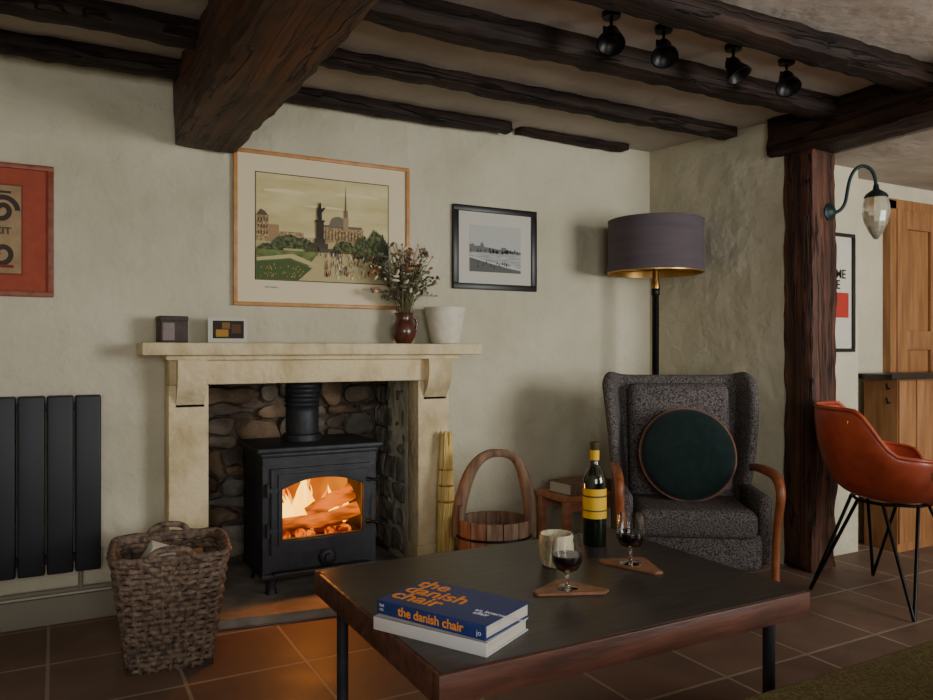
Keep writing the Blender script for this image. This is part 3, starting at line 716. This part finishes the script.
# ---------- coffee table
g=group('coffee_table',(0,0,0))
x0,x1,y0,y1=0.726,1.928,1.46,2.352
box('table_panel',x0+0.03,x1-0.03,y0+0.03,y1-0.03,0.405,0.449,'ttop',g)
for nm,a_ in (('rail_front',(x0,x1,y0,y0+0.035)),('rail_back',(x0,x1,y1-0.035,y1)),('rail_left',(x0,x0+0.035,y0+.034,y1-.034)),('rail_right',(x1-0.035,x1,y0+.034,y1-.034))):
    box(nm,*a_,0.378,0.45,'trim',g,bevel=0.004)
box('top_veneer',x0+0.010,x1-0.010,y0+0.010,y1-0.010,0.449,0.4515,'ttop',g)
for i,(x,y) in enumerate([(x0+0.08,y0+0.08),(x1-0.08,y0+0.08),(x0+0.06,y1-0.10),(x1-0.08,y1-0.1)]):
    tube('tube_leg_%d'%i,[(x,y,0),(x,y,0.41)],0.018,'iron',g)
TZ=0.4515
g=group('white_book',(0.872,1.688,TZ),-61)
box('cover_bottom',-0.165,0.165,-0.10,0.10,0,0.003,'whitebk',g); box('pages_block',-0.16,0.16,-0.095,0.096,0.003,0.029,'pages',g); box('cover_top',-0.165,0.165,-0.10,0.10,0.029,0.032,'whitebk',g); box('spine',-0.165,0.165,-0.102,-0.096,0,0.032,'whitebk',g,bevel=0.001)
g=group('blue_hardback_book',(0.885,1.70,TZ+0.032),-63.4)
box('cover_bottom',-0.165,0.165,-0.10,0.10,0,0.003,'blue',g); box('pages_block',-0.16,0.16,-0.095,0.096,0.003,0.032,'pages',g); box('cover_top',-0.165,0.165,-0.10,0.10,0.032,0.035,'blue',g); box('spine',-0.165,0.165,-0.103,-0.096,0,0.035,'blue',g,bevel=0.002)
text('cover_title','the\ndanish\nchair',0.076,(-0.156,0.043,0.0352),(0,0,0),'otext',g,bold=0.0011,ls=0.72)
text('cover_subtitle','an international\n affair',0.022,(0.085,-0.03,0.0352),(0,0,0),'wtext',g)
text('spine_title','the danish chair',0.031,(-0.095,-0.1032,0.008),(90,0,0),'otext',g,bold=0.0006)
text('spine_small','kat\nco.',0.012,(-0.155,-0.1032,0.020),(90,0,0),'wtext',g); text('spine_end','jo',0.018,(0.14,-0.1032,0.010),(90,0,0),'wtext',g)
g=group('wine_bottle',(1.706,2.178,TZ))
lathe('bottle_glass',[(0,0),(0.038,0),(0.042,0.006),(0.042,0.22),(0.040,0.24),(0.030,0.265),(0.018,0.285),(0.0155,0.30),(0.0155,0.355),(0.0175,0.357),(0.0175,0.365),(0.014,0.367),(0,0.367)],'bottle',(0,0,0),g,segs=40)
lathe('label_wrap',[(0.0424,0.10),(0.0426,0.10),(0.0426,0.205),(0.0424,0.205)],'yellow',(0,0,0),g,segs=40)
lathe('label_stripe',[(0.0427,0.175),(0.0429,0.175),(0.0429,0.181),(0.0427,0.181)],'label',(0,0,0),g,segs=40)
lathe('label_lines',[(0.0427,0.125),(0.0429,0.125),(0.0429,0.130),(0.0427,0.130)],'label',(0,0,0),g,segs=40)
lathe('foil_capsule',[(0.016,0.30),(0.0165,0.30),(0.0165,0.355),(0.018,0.357),(0.018,0.366),(0.014,0.369),(0,0.369)],'label',(0,0,0),g,segs=24)
lathe('neck_label',[(0.0166,0.305),(0.0170,0.305),(0.0170,0.34),(0.0166,0.34)],'yellow',(0,0,0),g,segs=24)
def wineglass(loc,s=1.0):
    g=group('wine_glass',loc)
    P=[(0,0),(0.034,0.0),(0.034,0.002),(0.008,0.006),(0.005,0.012),(0.005,0.035),(0.008,0.042),(0.03,0.055),(0.044,0.078),(0.046,0.10),(0.042,0.135),(0.040,0.152),(0.0385,0.152),(0.0405,0.135),(0.0445,0.10),(0.0425,0.079),(0.029,0.0575),(0,0.047)]
    lathe('glass_body',[(r*s,z*s) for r,z in P],'glass',(0,0,0),g,segs=40)
    W=[(0,0.048),(0.0285,0.0585),(0.042,0.0795),(0.0438,0.098),(0,0.098)]
    lathe('wine',[(r*s*0.99,z*s) for r,z in W],'wine',(0,0,0),g,segs=40)
def coaster(loc,rz):
    g=group('wooden_coaster',loc,rz)
    prism('coaster_tile',[(-0.10,-0.05),(0.10,-0.045),(0.115,-0.02),(0.0,0.085),(-0.02,0.085),(-0.11,-0.03)],0,0.008,'coaster',g,bevel=0.002)
coaster((1.315,1.80,TZ),-25); coaster((1.65,1.905,TZ),-70)
wineglass((1.31,1.80,TZ+0.008)); wineglass((1.643,1.911,TZ+0.008),1.04)
g=group('stoneware_cup',(1.435,2.03,TZ))
P=[(0,0),(0.04,0),(0.046,0.006),(0.055,0.045),(0.056,0.095),(0.052,0.104),(0.048,0.101),(0.05,0.055),(0,0.02)]
lathe('cup_body',P,'cup',(0,0,0),g,segs=40)
for k in range(14):
    t=2*PI*k/14; tube('cup_flute_%d'%k,[(0.045*math.cos(t),0.045*math.sin(t),0.006),(0.0545*math.cos(t+.15),0.0545*math.sin(t+.15),0.045),(0.0555*math.cos(t+.25),0.0555*math.sin(t+.25),0.075)],0.003,'cup',g,res=1)

# ---------- dining chair
RZ=-48
g=group('dining_chair',(3.42,2.16,0),RZ)
def rim(phi):
    a=abs(phi)/PI
    zf=-0.015
    if a<0.18: z=zf
    elif a<0.36: q=(a-.18)/.18; q=q*q*(3-2*q); z=zf+q*(0.205-zf)
    elif a<0.52: z=0.205+0.02*(a-.36)/.16
    else: q=min(1,(a-.52)/.18); q=q*q*(3-2*q); z=0.225+q*0.195
    r=0.26 if a<0.2 else 0.26+0.085*min(1,(a-.2)/.25)
    if a>0.7: r=0.345-0.025*(a-.7)/.3
    return r,z
SB=0.465
bm=bmesh.new(); NP=64; NR=12; G=[]
cv=bm.verts.new((0,0,SB))
for k in range(1,NR+1):
    v=k/NR; row=[]
    for i in range(NP):
        phi=-PI+2*PI*i/NP; r,z=rim(phi)
        f=math.sin(v*PI/2)**0.85 if z<0.05 else min(1.0,(1-(1-v)**1.9)*0.9+0.1*v)
        gz=v**2.8 if z>0.05 else v**2
        row.append(bm.verts.new((r*f*math.cos(phi),r*f*math.sin(phi)*0.95,SB+z*gz)))
    G.append(row)
for i in range(NP):
    j=(i+1)%NP; bm.faces.new([cv,G[0][i],G[0][j]])
    for k in range(NR-1): bm.faces.new([G[k][i],G[k][j],G[k+1][j],G[k+1][i]])
o=finish('bucket_shell',bm,'orange',g,ang=180)
md=o.modifiers.new('s','SOLIDIFY'); md.thickness=0.014; md.offset=0
md=o.modifiers.new('ss','SUBSURF'); md.levels=1; md.render_levels=1
tube('shell_piping',[(rim(-PI+2*PI*i/64)[0]*math.cos(-PI+2*PI*i/64),rim(-PI+2*PI*i/64)[0]*math.sin(-PI+2*PI*i/64)*.95,SB+rim(-PI+2*PI*i/64)[1]) for i in range(64)],0.009,'orange',g,cyclic=True)
rods=[]
def rr_(x,y,z):   # the base swivels: its legs are squared to the room
    a=math.radians(-RZ); return (x*math.cos(a)-y*math.sin(a),x*math.sin(a)+y*math.cos(a),z)
for sx in(-1,1):
    for sy in(-1,1):
        f=rr_(sx*0.24,sy*0.25,0.006)
        rods.append([rr_(sx*0.16,sy*0.06,SB-.005),f]); rods.append([rr_(sx*0.06,sy*0.16,SB-.005),f])
tubes('hairpin_legs',rods,0.008,'black',g)
tube('under_frame',[rr_(x,y,SB-.007) for x,y in [(0.16,0.06),(0.06,0.16),(-0.06,0.16),(-0.16,0.06),(-0.16,-0.06),(-0.06,-0.16),(0.06,-0.16),(0.16,-0.06)]],0.008,'black',g,cyclic=True)

# ---------- dining table (edge just in view)
g=group('dining_table')
box('table_top',2.55,3.7,0.65,1.48,0.715,0.745,'pine',g,bevel=0.006)
for i,(x,y) in enumerate([(2.68,0.73),(3.62,0.73),(2.68,1.38),(3.62,1.38)]): box('table_leg_%d'%i,x-0.03,x+0.03,y-0.03,y+0.03,0,0.716,'pine',g,bevel=0.004)

# ---------- sofa
g=group('sofa')
box('sofa_seat',1.02,2.5,0.30,1.135,0.27,0.42,'olive',g,bevel=0.02,seg=4)
box('sofa_base',1.04,2.48,0.32,1.11,0.12,0.28,'olive',g,bevel=0.02)
box('sofa_back',1.02,2.5,0.12,0.34,0.12,0.78,'olive',g,bevel=0.05,seg=4)
for i,(x,y) in enumerate([(1.1,0.25),(2.42,0.25),(1.1,1.02),(2.42,1.02)]): box('sofa_leg_%d'%i,x-0.025,x+0.025,y-0.025,y+0.025,0,0.125,'blackwood',g)

# ---------- dining side: door, counter
g=group('door_1')
box('door_slab',4.56,5.36,2.862,2.895,0,2.02,'pine',g)
for i,(a_,b_,c_,d_) in enumerate([(4.56,4.66,0,2.02),(4.91,5.01,0,2.02),(5.26,5.36,0,2.02)]): box('stile_%d'%i,a_,b_,2.840,2.864,c_,d_,'pine',g,bevel=0.005)
for i,(c_,d_) in enumerate([(0,0.2),(1.15,1.27),(1.9,2.02)]):
    box('door_rail_%d'%i,4.66,5.26,2.842,2.864,c_,d_,'pine',g,bevel=0.005)
box('trim_door_left',4.50,4.56,2.85,2.90,0,2.07,'pine')
box('trim_door_top',4.50,5.42,2.85,2.90,2.02,2.08,'pine')
g=group('kitchen_counter')
box('worktop',4.06,5.4,2.56,2.83,0.985,1.015,'counter',g,bevel=0.004)
box('counter_panel',4.20,5.38,2.62,2.82,0.0,0.985,'pine',g)
for i in range(7): box('panel_board_%d'%i,4.205+i*0.168,4.362+i*0.168,2.608,2.622,0.05,0.975,'pine',g,bevel=0.003)
for i in range(2): tube('coat_hook_%d'%i,[(4.19,2.66,0.93-0.08*i),(4.14,2.64,0.93-0.08*i),(4.13,2.64,0.96-0.08*i)],0.006,'black',g)

# ---------- wall sconce on post
g=group('swan_neck_wall_light',(3.585,2.572,1.87))
u=Vector((0.8,-0.6,0))
lathe('wall_plate',[(0,0),(0.045,0),(0.045,0.01),(0.03,0.018),(0.018,0.03),(0,0.032)],'verdigris',(-0.03,0.012,0),g,rot=(90,0,0))
prof=[(-0.03,-0.01),(0.03,-0.0),(0.045,0.10),(0.055,0.17),(0.09,0.235),(0.15,0.235),(0.18,0.19),(0.185,0.13)]
tube('swan_neck',[(u.x*s,u.y*s-0.02,z) for s,z in prof],0.009,'verdigris',g,smooth=True)
lx,ly=u.x*0.185,u.y*0.185-0.02
lathe('gallery_cap',[(0,0.14),(0.012,0.135),(0.016,0.11),(0.03,0.10),(0.05,0.085),(0.058,0.07),(0.054,0.065),(0,0.07)],'verdigris',(lx,ly,0),g,segs=24)
lathe('cut_glass_shade',[(0.052,0.07),(0.064,0.03),(0.066,-0.01),(0.056,-0.06),(0.034,-0.11),(0.012,-0.145),(0,-0.15)],mat('cut_glass',(225,222,205),rough=0.12,trans=0.8),(lx,ly,0),g,segs=14,flat=True)

# ---------- ceiling spotlights
for i,(x,tx) in enumerate([(1.80,25),(2.055,20),(2.43,-10),(2.75,20)]):
    g=group('ceiling_spotlight',(x,2.2,CZ))
    lathe('ceiling_rose',[(0,0),(0.035,0),(0.033,-0.02),(0,-0.022)],'black',(0,0,0),g,segs=20)
    tube('spot_stem',[(0,0,-0.015),(0,0,-0.06)],0.006,'black',g)
    tube('spot_yoke',[(-0.034,0,-0.08),(-0.034,0,-0.06),(0.034,0,-0.06),(0.034,0,-0.08)],0.005,'black',g)
    lathe('spot_head',[(0,0.03),(0.022,0.028),(0.030,0.012),(0.032,-0.01),(0.048,-0.04),(0.052,-0.055),(0.046,-0.055),(0.03,-0.03),(0,-0.02)],'black',(0,0,-0.082),g,segs=28,rot=(-25,tx,0))

# ---------- lights
def area(name,loc,target,sx,sy,e,c):
    l=bpy.data.lights.new(name,'AREA'); l.shape='RECTANGLE'; l.size=sx; l.size_y=sy; l.energy=e; l.color=c
    o=bpy.data.objects.new(name,l); o.location=loc; C.objects.link(o)
    o.rotation_euler=(Vector(target)-Vector(loc)).to_track_quat('-Z','Y').to_euler()
    return o
area('window_daylight_right',(3.85,-1.7,1.45),(2.9,3.4,1.30),2.0,1.3,165,(1,0.985,0.945))
area('window_daylight_left',(0.0,-1.7,1.45),(0.8,3.4,1.35),1.7,1.3,50,(1,0.985,0.95))  # added fill to brighten the left side, set at the made-up left opening
l=bpy.data.lights.new('fire_glow','POINT'); l.energy=9; l.color=(1,0.30,0.05); l.shadow_soft_size=0.05
o=bpy.data.objects.new('fire_glow',l); o.location=(1.07,3.45,0.47); C.objects.link(o)
w=bpy.data.worlds.new('World'); bpy.context.scene.world=w; w.use_nodes=True
w.node_tree.nodes['Background'].inputs[0].default_value=(0.6,0.7,0.85,1); w.node_tree.nodes['Background'].inputs[1].default_value=0.3

cam=bpy.data.cameras.new('camera'); cam.lens=760/933*36; cam.sensor_width=36; cam.clip_start=0.05
co=bpy.data.objects.new('camera',cam); co.location=(0,0,H); co.rotation_euler=(math.radians(90),0,math.radians(-28.5)); C.objects.link(co)
bpy.context.scene.camera=co
